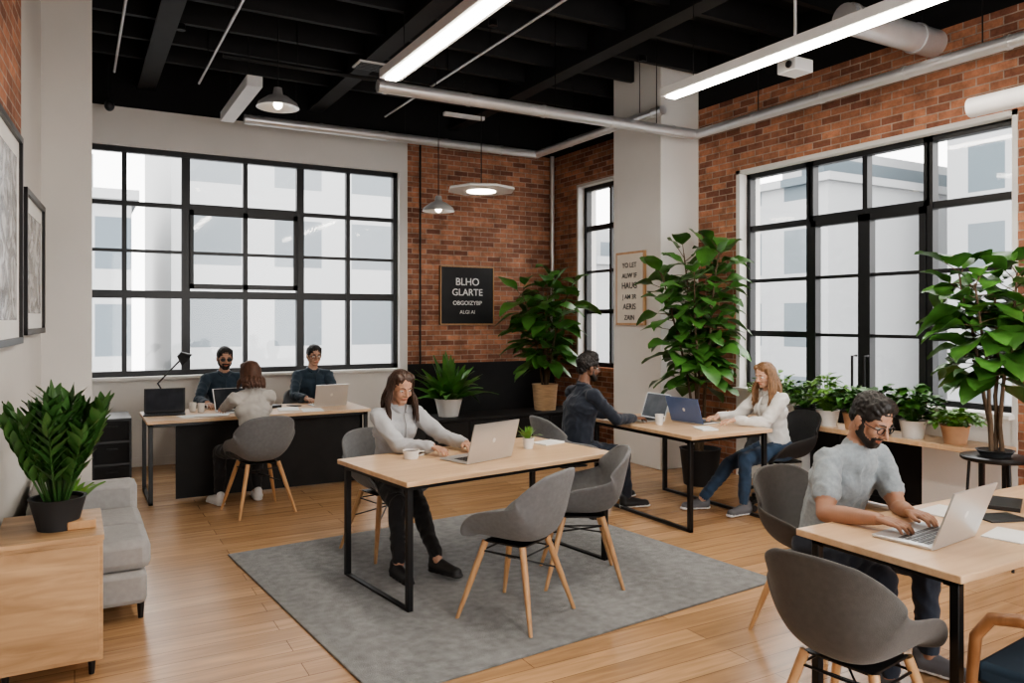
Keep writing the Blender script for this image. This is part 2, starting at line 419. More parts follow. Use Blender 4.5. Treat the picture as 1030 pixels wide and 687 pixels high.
    for sg in(-1,1):
        H.cap((sg*jw,-.005,-.045),.024,(sg*.012,.055,-.092),.021,skin)
        H.ell((sg*.036,.056,-.028),(.024,.024,.024),skin)
        H.ell((sg*.079,-.010,-.006),(.010,.019,.03),skin)
        H.cap((sg*.012,.080,.024),.009,(sg*.042,.066,.022),.009,skin)
        H.ell((sg*.012,.092,-.033),(.008,.009,.007),skin)
        H.ell((sg*.03,.0665,.0125),(.016,.0125,.006),skin)
    H.ell((0,.06,-.092),(.022,.02,.018),skin)
    H.cap((0,.082,.012),.0085,(0,.106,-.026),.0115,skin)
    H.cap((0,-.03,-.03),.05,(0,-.035,-.08),.047,skin)
    H.cap((-.019,.078,-.0585),.0062,(.019,.078,-.0585),.0062,LIP); H.ell((0,.0835,-.056),(.014,.006,.0055),LIP); H.ell((0,.083,-.065),(.014,.006,.0065),LIP)
    H.ell((0,.065,-.055),(.03,.02,.022),skin)
    if beard:
        for sg in(-1,1):
            H.cap((sg*.066,.012,-.01),.008,(sg*.054,.012,-.05),.018,hairc)
            H.cap((sg*.051,.010,-.058),.023,(sg*.01,.058,-.094),.026,hairc)
            H.cap((sg*.028,.074,-.052),.0075,(0,.086,-.046),.007,hairc); H.cap((sg*.028,.072,-.052),.010,(sg*.022,.066,-.08),.012,hairc)
        H.cap((-.012,.076,-.080),.010,(.012,.076,-.080),.010,hairc)
    H.build('head',.0048,2,parent=rt,M=M,fac=.4)
    E=MB()
    for sg in(-1,1):
        E.ell((sg*.030,.0655,.003),(.0125,.0125,.0105),EYEW); E.ell((sg*.030,.0755,.000),(.0055,.0035,.0055),IRIS)
        E.tube([(sg*.014,.0885,.024),(sg*.03,.0855,.030),(sg*.046,.073,.026)],[.003,.0038,.002],hairc,8)
    o=E.obj('eyes_and_brows',rt); o.matrix_local=M
    if glasses:
        G=MB()
        for sg in(-1,1):
            G.tube([(sg*.031+.023*math.cos(t*math.pi/10),.092-.006*abs(math.cos(t*math.pi/10)),.002+.018*math.sin(t*math.pi/10)) for t in range(20)],.0024,DARK,6,closed=True)
            if glasses=='dark': G.ell((sg*.031,.090,.002),(.022,.003,.017),DARK)
            G.tube([(sg*.054,.086,.006),(sg*.078,.05,.008),(sg*.082,-.01,.006)],.002,DARK,6)
        G.tube([(-.009,.092,.006),(.009,.092,.006)],.0022,DARK,6)
        o=G.obj('glasses',rt); o.matrix_local=M
    Hh=PR()
    if style in('short','curly'):
        g=1.0 if style=='short' else 1.05
        Hh.ell((0,-.020,.045),(.080*g,.094*g,.082*g),hairc); Hh.ell((0,.020,.098*g),(.058,.052,.032*g),hairc)
        Hh.ell((0,-.065,-.005),(.058,.042,.06),hairc)
        for sg in(-1,1):
            Hh.ell((sg*.060,-.02,.03),(.021,.050,.045),hairc); Hh.ell((sg*.042,.026,.082),(.032,.040,.028),hairc); Hh.ell((sg*.066,.018,.045),(.012,.022,.03),hairc)
        if style=='short': Hh.build('hair',.006,1,disp=.005,dscale=55,parent=rt,M=M)
        else: Hh.ell((0,.005,.108),(.066,.072,.040),hairc); Hh.build('hair',.006,1,disp=.009,dscale=65,parent=rt,M=M)
    else:
        Hh.ell((0,-.022,.043),(.081,.096,.084),hairc); Hh.ell((0,-.06,-.01),(.07,.045,.08),hairc)
        for sg in(-1,1): Hh.ell((sg*.040,.018,.082),(.040,.05,.033),hairc); Hh.ell((sg*.070,-.015,.025),(.016,.045,.055),hairc)
        Hh.build('hair_cap',.006,2,disp=.003,dscale=40,parent=rt,M=M)
        T=MB(); rnd=random.Random(len(name)*3+int(pos[0]*10))
        for k in range(110):
            th=rad(-108+216*(k%55)/54+rnd.uniform(-4,4)); lay=k//55
            sn,cs=math.sin(th),math.cos(th); rr=1+.05*lay
            pts=[M@V((sn*.02,-cs*.03+.0,.126)),M@V((sn*.062*rr,-cs*.075-.012,.1)),M@V((sn*.083*rr,-cs*.100*rr-.014,.04)),M@V((sn*.086*rr,-cs*.10*rr-.014,-.03))]
            p=pts[-1].copy(); nseg=6; ln=hairlen*rnd.uniform(.75,1.1); ph=rnd.uniform(0,6)
            outv=(hc_R@V((sn,-cs,0))); outv.z=0
            back=V((0,-.012,0)) if cs>0.2 else V((sn*.004,.010,0))
            for j in range(nseg):
                p=p+V((0,0,-ln/nseg))+outv*(.007 if j<3 else -.002)+back*.5+V((math.sin(ph+j*1.7)*.008,math.cos(ph+j*1.5)*.007,0)); pts.append(p.copy())
            T.tube(pts,[.004,.010,.013,.014,.014,.014,.013,.012,.009,.003],hairc,8,ratio=.55)
        T.obj('hair_locks',rt,ang=80)
    return rt
def skin_lip(m):
    c=m.node_tree.nodes['Color Ramp'].color_ramp.elements[0].color
    return (c[0]*.85,c[1]*.55,c[2]*.55)
SK1=skinmat('skin_light',(.58,.35,.25)); SK2=skinmat('skin_tan',(.47,.27,.185)); SK3=skinmat('skin_brown',(.18,.09,.055)); SK4=skinmat('skin_medium',(.37,.20,.13))
HBK=mat('hair_black',(.012,.010,.009),.5,var=.3,scale=40); HBR=mat('hair_brown',(.05,.024,.014),.45,var=.5,scale=40,stretch=(3,3,.5)); HBL=mat('hair_light_brown',(.22,.12,.06),.45,var=.45,scale=40,stretch=(3,3,.5)); HAU=mat('hair_auburn',(.085,.038,.022),.5,var=.35,scale=40,stretch=(3,3,.5))
def cloth(name,c,var=.08): return mat(name,c,.85,var=var,scale=12,bump=.25,bscale=30,sheen=.15)
C_GREY=cloth('light_grey_blouse',(.43,.44,.46)); C_WHITE=cloth('white_shirt',(.66,.65,.63)); C_NAVY=cloth('navy_shirt',(.014,.020,.034)); C_TEAL=cloth('slate_blue_shirt',(.025,.045,.068))
C_TEE=mat('heather_tee',(.27,.305,.325),.9,var=.12,scale=60,bump=.2,bscale=40,sheen=.15); C_BLK=cloth('black_trousers',(.012,.012,.014)); C_JEAN=cloth('blue_jeans',(.03,.06,.11)); C_DJEAN=cloth('dark_jeans',(.015,.022,.038)); C_BEIGE=cloth('beige_shirt',(.46,.44,.41))
S_BLK=mat('black_shoe',(.015,.015,.016),.5); S_WH=mat('white_sneaker',(.7,.7,.7),.5); S_GR=mat('grey_sneaker',(.12,.12,.13),.6)

person('seated_woman',(1.95,5.18,0),194,9,[(2.08,4.76,.80),(2.34,4.80,.80)],[(1.80,4.66),(2.02,4.50)],SK2,HBR,C_GREY,C_BLK,S_BLK,female=True,style='long',hp=20,hy=-6,hdir=[(.25,-1,0),(-.05,-1,0)],hairlen=.2,loosen=1.15,pz=.56,hs=1.05,bulk=1.06,collar=True)
person('seated_man',(3.30,2.62,0),184,21,[(3.00,2.12,.80),(3.24,2.14,.80)],[(3.10,2.14),(3.48,2.2)],SK4,HBK,C_TEE,C_DJEAN,S_GR,sleeve='short',beard=True,glasses=True,hp=30,hy=-8,hdir=[(.12,-1,0),(-.12,-1,0)],sole=S_WH,hs=1.06,bulk=1.04,twist=-6)
person('seated_man',(3.72,5.48,0),-94,9,[(4.20,5.30,.80),(4.22,5.58,.80)],[(4.22,5.42),(4.35,5.72)],SK3,HBK,C_NAVY,C_DJEAN,S_BLK,style='curly',beard=True,glasses=True,hp=6,hy=-5,hdir=[(1,.1,0),(1,-.1,0)],sole=S_WH,pz=.56,bulk=1.05,collar=True)
person('seated_woman',(5.30,4.74,0),80,9,[(4.90,5.02,.80),(4.86,4.78,.80)],[(4.75,5.06),(4.92,4.74)],SK1,HBL,C_WHITE,C_JEAN,S_GR,female=True,style='long',hp=16,hy=8,hdir=[(-1,.1,0),(-1,.2,0)],hairlen=.24,loosen=1.15,sole=S_WH,collar=True)
person('seated_man',(1.39,8.78,0),180,8,[(1.16,8.30,.80),(1.50,8.28,.80)],[(1.2,8.45),(1.5,8.45)],SK2,HBK,C_TEAL,C_BLK,S_BLK,glasses='dark',hp=10,beard=True,pz=.56,collar=True)
person('seated_man',(2.34,8.78,0),184,6,[(2.16,8.30,.80),(2.46,8.30,.80)],[(2.2,8.45),(2.5,8.45)],SK2,HBK,C_TEAL,C_BLK,S_BLK,glasses=True,hp=8,pz=.56,collar=True)
person('seated_woman',(1.36,6.95,0),8,8,[(1.52,7.58,.80),(1.18,7.60,.80)],[(1.45,7.32),(1.12,7.28)],SK1,HAU,C_BEIGE,C_BLK,S_WH,female=True,style='long',hp=10,hy=10,hairlen=.1)

# ---------------------------------------------------------------- room shell
H0=4.0; H1=4.6
f=MB(); f.box(-1.2,6.4,-1.5,9.9,-.1,0,FLOOR); f.obj('floor',smooth=False)
c=MB(); c.box(-1.2,6.4,-1.5,9.9,H1,H1+.1,CEIL); c.obj('ceiling',smooth=False)
w=MB()
w.box(-.3,.1,9.6,9.9,0,H0,WHITE); w.box(3.72,3.83,9.6,9.9,0,H0,WHITE)
w.box(.1,3.72,9.6,9.9,0,1.0,WHITE); w.box(.1,3.72,9.6,9.9,3.58,H0,WHITE)
w.box(3.83,6.42,9.6,9.9,1.05,H0,BRX); w.box(3.83,6.42,9.59,9.9,0,1.05,BLKP); w.box(-.3,6.42,9.6,9.9,H0,H1,CEIL)
w.obj('wall_back',smooth=False)
w=MB(); X0,X1=6.12,6.42
w.box(X0,X1,-1.5,3.2,0,H0,BRY)
w.box(X0,X1,3.2,3.93,0,.92,WHITE); w.box(X0,X1,5.15,5.98,0,.92,WHITE); w.box(X0,X1,3.2,5.98,3.2,H0,BRY)
w.box(X0,X1,5.98,7.75,0,H0,BRY); w.box(X0,X1,7.75,8.98,0,1.0,BRY); w.box(X0,X1,7.75,8.98,3.5,H0,BRY); w.box(X0,X1,8.98,9.6,0,H0,BRY)
w.box(X0,X1,-1.5,9.6,H0,H1,CEIL)
w.box(X0-.004,X1,5.95,6.0,.0,3.22,WHITE); w.box(X0-.004,X1,3.18,3.22,0,3.22,WHITE); w.box(X0-.004,X1,3.18,6.0,3.18,3.22,WHITE)
w.box(X0-.004,X1,8.96,9.0,1.0,3.52,WHITE); w.box(X0-.004,X1,7.75,9.0,3.48,3.52,WHITE)
w.obj('wall_right',smooth=False)
w=MB(); w.box(-1.2,.8,-1.8,-1.5,0,H1,GREYW); w.box(5.4,6.42,-1.8,-1.5,0,H1,BRX); w.box(.8,5.4,-1.8,-1.5,3.3,H1,GREYW); w.obj('wall_front_unseen',smooth=False)  # unseen wall behind the camera, added to cut fill light; opening passes some
w=MB(); w.box(5.57,6.118,6.57,7.42,0,H1,WHITE); w.obj('column',smooth=False,bevel=.004)
lw=root('wall_left',(0,0,0),86.26)
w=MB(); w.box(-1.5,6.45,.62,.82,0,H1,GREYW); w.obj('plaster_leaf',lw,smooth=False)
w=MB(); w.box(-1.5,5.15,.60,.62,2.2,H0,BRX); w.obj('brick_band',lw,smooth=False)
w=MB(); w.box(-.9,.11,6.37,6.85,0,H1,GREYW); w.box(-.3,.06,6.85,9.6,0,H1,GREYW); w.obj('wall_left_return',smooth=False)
b=MB(); b.box(3.83,5.57,9.57,9.588,0,.1,BLKP); b.box(.1,3.83,9.58,9.6,0,.1,WHITE); b.obj('baseboard_back')
b=MB(); b.box(.05,3.75,9.52,9.61,.97,1.005,WHITE); b.obj('trim_1',bevel=.004)
b=MB(); b.box(6.04,6.2,3.2,3.92,.9,.935,WHITE); b.box(6.04,6.2,5.16,5.98,.9,.935,WHITE); b.obj('trim_2',bevel=.004)
def bars(mb,axis,pos,a0,a1,z0,z1,vs,hs,th=.06):
    def bx(u0,u1,q0,q1,dp=.06):
        if axis=='x': mb.box(u0,u1,pos-dp/2,pos+dp/2,q0,q1,FRAME)
        else: mb.box(pos-dp/2,pos+dp/2,u0,u1,q0,q1,FRAME)
    bx(a0,a0+th,z0,z1,.08); bx(a1-th,a1,z0,z1,.08); bx(a0,a1,z0,z0+th,.08); bx(a0,a1,z1-th,z1,.08)
    for v,t in vs: bx(v-t/2,v+t/2,z0,z1,.07)
    for (h,t,u0,u1) in hs: bx(u0,u1,h-t/2,h+t/2,.062)
def pane(mb,axis,pos,a0,a1,z0,z1):
    if axis=='x': mb.add([(a0,pos,z0),(a1,pos,z0),(a1,pos,z1),(a0,pos,z1)],[(0,1,2,3)],GLASS)
    else: mb.add([(pos,a0,z0),(pos,a1,z0),(pos,a1,z1),(pos,a0,z1)],[(0,1,2,3)],GLASS)
r1=root('window_1'); m=MB()
bars(m,'x',9.72,.1,3.72,1.005,3.58,[(.485,.05),(1.125,.09),(1.79,.05),(2.446,.09),(3.055,.05)],[(2.95,.05,.1,1.1),(2.95,.08,1.1,2.45),(2.95,.05,2.45,3.7),(2.42,.035,.1,3.7),(1.93,.09,.1,3.7)])
m.box(1.16,2.41,9.685,9.70,2.0,2.06,FRAME); m.box(1.16,2.41,9.685,9.70,2.86,2.92,FRAME); m.box(1.16,1.21,9.685,9.7,2.0,2.92,FRAME); m.box(2.36,2.41,9.685,9.7,2.0,2.92,FRAME)
m.obj('frame',r1,smooth=False); m=MB(); pane(m,'x',9.73,.1,3.72,1.0,3.58); m.obj('glass',r1,smooth=False)
r2=root('window_2'); m=MB()
bars(m,'y',6.26,3.22,3.95,.935,3.18,[],[(2.6,.06,3.2,3.95),(2.05,.035,3.2,3.95),(1.5,.06,3.2,3.95)],.05)
bars(m,'y',6.26,5.13,5.95,.935,3.18,[],[(2.6,.06,5.13,5.95),(2.05,.035,5.13,5.95),(1.5,.06,5.13,5.95)],.05)
bars(m,'y',6.26,3.93,5.15,2.6,3.18,[(4.54,.05)],[],.05)
m.obj('frame',r2,smooth=False); m=MB(); pane(m,'y',6.27,3.22,3.95,.93,3.18); pane(m,'y',6.27,5.13,5.95,.93,3.18); pane(m,'y',6.27,3.95,5.13,2.6,3.18); m.obj('glass',r2,smooth=False)
r3=root('door_1'); m=MB()
for a0,a1 in((3.955,4.54),(4.54,5.125)):
    bars(m,'y',6.25,a0,a1,.02,2.6,[],[(2.05,.03,a0,a1),(1.5,.03,a0,a1),(.48,.9,a0,a1)],.06)
m.tube([(6.19,4.6,1.32),(6.13,4.6,1.32),(6.13,4.6,1.02),(6.19,4.6,1.02)],.012,STEEL,8); m.tube([(6.19,4.48,1.32),(6.13,4.48,1.32),(6.13,4.48,1.02),(6.19,4.48,1.02)],.012,STEEL,8)
m.obj('leaves',r3,smooth=False); m=MB(); pane(m,'y',6.26,3.97,5.12,.05,2.58); m.obj('glass',r3,smooth=False)
r4=root('window_3'); m=MB()
bars(m,'y',6.26,7.77,8.96,1.0,3.48,[(8.36,.05)],[(2.9,.07,7.77,8.96),(2.3,.035,7.77,8.96),(1.75,.06,7.77,8.96)])
m.obj('frame',r4,smooth=False); m=MB(); pane(m,'y',6.27,7.77,8.96,1.0,3.48); m.obj('glass',r4,smooth=False)
for x in(.7,2.6,4.5):
    m=MB(); m.box(x-.09,x+.09,-1.5,9.6,4.22,4.25,BEAM); m.box(x-.015,x+.015,-1.5,9.6,4.25,4.57,BEAM); m.box(x-.09,x+.09,-1.5,9.6,4.57,4.599,BEAM); m.obj('ceiling_beam',smooth=False)
m=MB()
y=-1.
while y<9.5:
    m.box(-.2,6.1,y-.03,y+.03,4.36,4.6,BEAM); y+=.62
m.obj('ceiling_joists',smooth=False)
def pipe(name,a,b,r,mt=GALV,collars=True,rings=()):
    m=MB(); a=V(a);b=V(b); m.tube([a,b],r,mt,20)
    d=(b-a).normalized(); Ln=(b-a).length; k=.05
    while k<Ln and collars:
        m.tube([a+d*k,a+d*(k+.03)],r*1.1,mt,20); k+=.8
    for q in(.15,.5,.85):
        c=a.lerp(b,q); m.tube([c,(c.x,c.y,4.59)],.005,STEEL,6)
    return m.obj(name,ang=50)
pipe('ceiling_duct',(2.25,6.32,3.64),(5.84,6.32,3.64),.055)
pipe('ceiling_duct',(5.84,6.36,3.64),(5.84,.2,3.64),.05)
pipe('ceiling_duct',(1.65,9.0,3.88),(5.46,9.0,3.88),.055)
pipe('ceiling_duct',(5.46,9.04,3.88),(5.46,6.4,3.88),.05)
pipe('ventilation_duct',(5.0,3.82,3.9),(6.12,3.82,3.9),.11)
m=MB(); m.tube([(6.03,9.5,1.05),(6.03,9.5,4.0)],.03,GALV,12); m.tube([(6.03,9.5,2.2),(6.03,9.5,2.24)],.037,GALV,12); m.tube([(6.03,9.5,3.4),(6.03,9.5,3.44)],.037,GALV,12); m.obj('wall_pipe',ang=50)
m=MB(); m.tube([(4.0,9.57,1.05),(4.0,9.57,4.0)],.012,STEEL,10); m.obj('wall_conduit',ang=50)
for (a,b_) in(((.35,4.5,4.15),(.35,8.8,4.15)),((1.15,4.5,4.15),(1.15,8.8,4.15)),((3.3,3.5,4.12),(3.3,9,4.12))):
    pipe('conduit',a,b_,.012,GALV,False)
pipe('conduit',(1.2,7.6,4.1),(5.8,7.6,4.1),.02,BEAM,False)
def linlight(name,x,y0,y1,z):
    r=root(name); m=MB(); m.box(x-.085,x+.085,y0,y1,z,z+.07,LAMPW); 
    for yy in(y0+.3,(y0+y1)/2,y1-.3): m.tube([(x,yy,z+.06),(x,yy,4.25)],.004,STEEL,6)
    m.obj('housing',r,bevel=.006); m=MB(); m.box(x-.045,x+.045,y0+.03,y1-.03,z-.012,z+.001,LED); m.obj('diffuser',r,smooth=False)
linlight('linear_pendant_light',2.12,1.6,5.68,3.5)
linlight('linear_pendant_light',4.32,.8,5.0,3.5)
r=root('tube_pendant_light'); m=MB(); m.tube([(5.2,2.2,3.06),(5.2,3.0,3.06)],.065,LAMPW,20); m.tube([(5.2,2.6,3.1),(5.2,2.6,4.36)],.006,STEEL,6); m.obj('housing',r,ang=50)
m=MB(); m.box(1.38,1.52,7.4,8.9,3.80,3.90,LAMPW); m.tube([(1.45,7.7,3.88),(1.45,7.7,4.36)],.005,STEEL,6); m.tube([(1.45,8.7,3.88),(1.45,8.7,4.36)],.005,STEEL,6); m.obj('track_box',bevel=.005)
m=MB(); m.box(3.6,4.1,7.9,7.96,3.93,3.97,LAMPW); m.tube([(3.85,7.93,3.95),(3.85,7.93,4.36)],.005,STEEL,6); m.obj('short_track_light',bevel=.005)
def pendant(x,y,z,r):
    rt=root('dome_pendant_lamp'); m=MB()
    m.lathe([(.001,.18),(.035,.18),(.045,.12),(.06,.11),(.09,.10),(r*.9,.04),(r,.0),(r*.96,.0),(r*.84,.03),(.05,.085),(.001,.09)],(x,y,z),GALV)
    m.tube([(x,y,z+.15),(x,y,4.36)],.006,STEEL,6); m.obj('shade',rt,ang=50); m=MB(); m.ell((x,y,z+.03),(.04,.04,.045),BULB); m.obj('bulb',rt)
pendant(1.6,7.14,3.56,.19); pendant(3.68,8.26,2.9,.19)
rt=root('disc_pendant_lamp'); m=MB(); m.lathe([(.001,.05),(.1,.05),(.36,.03),(.38,.02),(.38,0),(.33,-.005),(.001,-.005)],(3.9,7.6,3.06),LAMPW,8); m.tube([(3.9,7.6,3.1),(3.9,7.6,4.1)],.006,STEEL,8); m.obj('shade',rt,ang=30); m=MB(); m.lathe([(.001,-.012),(.16,-.012),(.16,-.005)],(3.9,7.6,3.06),BULB,24); m.obj('diffuser',rt)
m=MB(); m.box(4.78,4.98,4.08,4.26,3.56,3.66,LAMPW); m.tube([(4.88,4.17,3.66),(4.88,4.17,4.36)],.012,LAMPW,8); m.tube([(4.78,4.14,3.61),(4.765,4.14,3.61)],.03,DARK,12); m.obj('ceiling_projector',bevel=.012)
for p in((.85,7.7,4.36),(2.3,5.0,4.36),(3.3,6.2,4.36),(5.1,6.3,4.36)):
    m=MB(); m.lathe([(.001,0),(.04,0),(.045,-.05),(.04,-.055),(.001,-.05)],p,STEEL,16); m.obj('ceiling_spot',ang=50)
m=MB(); m.box(2.45,2.8,7.4,7.65,4.20,4.215,LAMPW)
for k in range(5): m.box(2.47,2.78,7.43+k*.045,7.45+k*.045,4.192,4.202,DARK)
m.tube([(2.67,7.52,4.21),(2.67,7.52,4.5)],.03,STEEL,10)
m.obj('air_vent',smooth=False)
m=MB(); m.ell((.32,9.2,3.9),(.05,.05,.06),DARK); m.tube([(.32,9.2,3.92),(.32,9.2,4.36)],.01,STEEL,8); m.obj('ceiling_speaker')

# ---------------------------------------------------------------- art & signs
def frame_pic(name,x0,x1,z0,z1):
    r=root(name,(0,0,0),86.26); m=MB(); y=.62; t=.035
    m.box(x0,x1,y-.04,y-.002,z0,z0+t,DARK); m.box(x0,x1,y-.04,y-.002,z1-t,z1,DARK); m.box(x0,x0+t,y-.04,y-.002,z0,z1,DARK); m.box(x1-t,x1,y-.04,y-.002,z0,z1,DARK)
    m.obj('frame',r,smooth=False); m=MB(); m.box(x0+.03,x1-.03,y-.022,y-.004,z0+.03,z1-.03,PAPER)
    m.box(x0+.15,x1-.15,y-.025,y-.021,z0+.13,z1-.13,ART); m.obj('print',r,smooth=False)
frame_pic('framed_picture',5.25,6.2,1.56,2.42); frame_pic('framed_picture',3.8,5.08,1.52,2.66)
def text(parent,s,loc,rot,size,mt):
    cu=bpy.data.curves.new('lettering','FONT'); cu.body=s; cu.size=size; cu.align_x='CENTER'; cu.extrude=.001; cu.offset=size*.01
    o=bpy.data.objects.new('lettering',cu); COL.objects.link(o); o.parent=parent; o.location=loc; o.rotation_euler=rot; cu.materials.append(mt)
r=root('wall_sign',(4.69,9.59,1.97)); m=MB(); m.box(-.41,.41,-.035,-.0,-.40,.40,DARK); m.obj('board',r,bevel=.004)
m=MB(); m.box(-.41,.41,-.045,-.034,-.40,-.385,LEGW); m.box(-.41,.41,-.045,-.034,.385,.40,LEGW); m.box(-.41,-.395,-.045,-.034,-.4,.4,LEGW); m.box(.395,.41,-.045,-.034,-.4,.4,LEGW); m.obj('rim',r,smooth=False)
for s_,z_,sz in(('BLHO',.14,.14),('GLARTE',-.0,.13),('OBGOIZYBP',-.13,.08),('ALGI AI',-.25,.07)): text(r,s_,(0,-.037,z_),(rad(90),0,0),sz,PAPER)
r=root('framed_poster',(5.566,7.07,2.0),-90); m=MB(); m.box(-.26,.26,-.03,0,-.42,.42,LEGW); m.box(-.235,.235,-.033,-.028,-.395,.395,MATB); m.obj('frame',r,smooth=False)
for i,(s_,sz) in enumerate((('YO LET','.08'),('AUW IF','.08'),('HAUG',.1),('J AM 3R','.075'),('AERIS',.095),('ZAIN','.08'))): text(r,s_,(0,-.036,.24-i*.12),(rad(90),0,0),float(sz),DARK)

# ---------------------------------------------------------------- furniture
prof=[(.245,.425,.205,.035,-.01),(.232,.447,.235,.075,-.01),(.14,.452,.252,.155,0),(0,.442,.262,.195,0),(-.12,.447,.267,.212,0),(-.2,.475,.268,.21,.03),(-.245,.56,.264,.14,.10),(-.268,.66,.256,.062,.11),(-.288,.76,.240,.01,.075),(-.302,.822,.205,-.015,.05),(-.307,.848,.15,-.02,.04)]
def shell_mesh(r,mt):
    m=MB(); nu=12; vs=[]
    for (y,z,w_,rise,fw) in prof:
        for i in range(nu+1):
            u=-1+2*i/nu; a=abs(u)**2.6
            vs.append((w_*math.copysign(abs(u)**.9,u),y+fw*a,z+rise*a))
    fs=[(i*(nu+1)+j,i*(nu+1)+j+1,(i+1)*(nu+1)+j+1,(i+1)*(nu+1)+j) for i in range(len(prof)-1) for j in range(nu)]
    m.add(vs,fs,mt); m.obj('shell',r,sub=2,solid=.022)
def shell_chair(x,y,rz,mt=SHELL):
    r=root('dining_chair',(x,y,0),rz); shell_mesh(r,mt)
    m=MB(); pts={}
    for sx in(-1,1):
        for sy in(-1,1):
            a=V((sx*.13,sy*.12-.0,.43)); b=V((sx*.24,sy*.24,0)); m.tube([a,a.lerp(b,.5),b],[.019,.017,.010],LEGW,12); pts[(sx,sy)]=(a,b)
    m.obj('legs',r,ang=50)
    m=MB()
    for a,b in(((-1,-1),(1,1)),((-1,1),(1,-1)),((-1,-1),(-1,1)),((1,-1),(1,1)),((-1,1),(1,1)),((-1,-1),(1,-1))):
        A=pts[a][0].lerp(pts[a][1],.12); Bq=pts[b][0].lerp(pts[b][1],.42) if a[0]!=b[0] and a[1]!=b[1] else pts[b][0].lerp(pts[b][1],.12)
        m.tube([A,Bq],.005,STEEL,8)
    m.box(-.13,.13,-.13,.13,.424,.432,STEEL); m.obj('brace',r,ang=50); return r
def swivel_chair(x,y,rz,mt=SHELL):
    r=root('office_chair',(x,y,0),rz); shell_mesh(r,mt)
    m=MB(); m.tube([(0,0,.12),(0,0,.43)],[.028,.022],STEEL,14); m.box(-.12,.12,-.12,.12,.415,.43,STEEL)
    for k in range(5):
        t=k*math.pi*2/5+.3; d=V((math.cos(t),math.sin(t),0)); m.tube([d*.02+V((0,0,.12)),d*.29+V((0,0,.075))],[.024,.015],STEEL,10)
        c=d*.29; sd=V((-d.y,d.x,0))
        m.tube([c+V((0,0,.075)),c+V((0,0,.05))],.01,STEEL,8)
        for q in(-1,1): m.tube([c+sd*.008*q+V((0,0,.029)),c+sd*.026*q+V((0,0,.029))],.028,DARK,14)
    m.obj('base',r,ang=50); return r
shell_chair(1.94,5.26,192,SHELL)
shell_chair(2.15,3.76,28,SHELL)
shell_chair(2.80,4.08,62,SHELL)
shell_chair(3.38,2.74,180,SHELL2)
shell_chair(2.50,1.86,-82,SHELL2)
shell_chair(1.38,6.90,8,SHELL)
shell_chair(1.39,8.84,180,SHELL); shell_chair(2.34,8.84,184,SHELL)
swivel_chair(3.64,5.49,-94,SHELL); swivel_chair(5.36,4.73,80,SHELL3); 
r=root('wooden_armchair',(3.02,1.36,0),6); m=MB()
for sx in(-1,1):
    m.tube([(sx*.27,.25,0),(sx*.275,.24,.35),(sx*.28,.22,.56),(sx*.28,.17,.635),(sx*.28,.08,.655),(sx*.28,-.1,.65),(sx*.27,-.25,.66)],[.014,.018,.02,.022,.022,.02,.018],WALN,10)
    m.tube([(sx*.25,-.30,0),(sx*.25,-.25,.42),(sx*.24,-.29,.84)],[.014,.02,.014],WALN,10)
    m.tube([(sx*.27,.24,.36),(sx*.25,-.25,.36)],.014,WALN,8)
m.tube([(-.27,.24,.37),(.27,.24,.37)],.014,WALN,8); m.tube([(-.25,-.25,.37),(.25,-.25,.37)],.014,WALN,8)
m.obj('frame',r,ang=50); m=MB(); m.box(-.25,.25,-.24,.24,.38,.46,TEAL); m.box(-.22,.22,-.31,-.25,.5,.84,TEAL); m.obj('cushions',r,bevel=.025)
def table(name,x,y,rz,Lx,Ly,mt=DESKW,h=.75,inset=.06):
    r=root(name,(x,y,0),rz); m=MB(); m.box(0,Lx,0,Ly,h-.03,h,mt); m.obj('top',r,bevel=.004)
    m=MB(); t=.035
    for xx in(inset,Lx-inset-t):
        m.box(xx,xx+t,.04,.04+t,0,h-.03,STEEL); m.box(xx,xx+t,Ly-.04-t,Ly-.04,0,h-.03,STEEL)
        m.box(xx,xx+t,.04,Ly-.04,0,t*.7,STEEL); m.box(xx,xx+t,.04,Ly-.04,h-.06,h-.03,STEEL)
    m.box(inset,Lx-inset,.07,.1,h-.065,h-.03,STEEL); m.box(inset,Lx-inset,Ly-.1,Ly-.07,h-.065,h-.03,STEEL)
    m.obj('frame',r,bevel=.003); return r
table('work_table',1.60,4.02,8,1.62,.90,inset=.03)
r=table('work_table',4.12,4.50,0,.88,1.35,inset=.02)
table('work_table',2.72,1.60,0,1.95,.72,inset=.05)
r=table('long_desk',.55,7.50,0,2.05,.85,inset=.02); m=MB(); m.box(.25,2.0,.12,.14,.02,.71,BLKP); m.box(1.98,2.0,.12,.78,.02,.71,BLKP); m.obj('modesty_panel',r,smooth=False)
r=root('low_black_cabinet',(0,0,0)); m=MB(); m.box(3.6,5.9,8.45,9.0,.06,.42,BLKP); m.box(3.58,5.92,8.43,9.02,.42,.45,BLKP)
for k in range(4): m.box(3.62+k*.575,4.15+k*.575,8.435,8.45,.1,.40,FRAME)
m.box(3.7,5.8,8.5,8.95,0,.06,BLKP); m.obj('body',r,bevel=.004)
m=MB(); m.box(.14,.48,8.3,8.9,.03,.70,DARK); 
for k in range(3): m.box(.16,.46,8.285,8.3,.06+k*.215,.25+k*.215,BLKP); 
for k in range(3): m.box(.26,.36,8.27,8.285,.19+k*.215,.205+k*.215,STEEL)
m.box(.16,.46,8.32,8.88,0,.03,DARK)
m.obj('filing_cabinet',bevel=.004)
r=root('plant_bench'); m=MB(); m.box(5.68,6.05,3.15,5.5,.67,.71,DESKW); m.obj('top',r,bevel=.004); m=MB()
for y in(3.2,4.4,5.42):
    m.box(5.7,5.73,y,y+.03,0,.67,STEEL); m.box(6.0,6.03,y,y+.03,0,.67,STEEL); m.box(5.7,6.03,y,y+.03,0,.03,STEEL)
m.obj('frame',r,smooth=False)
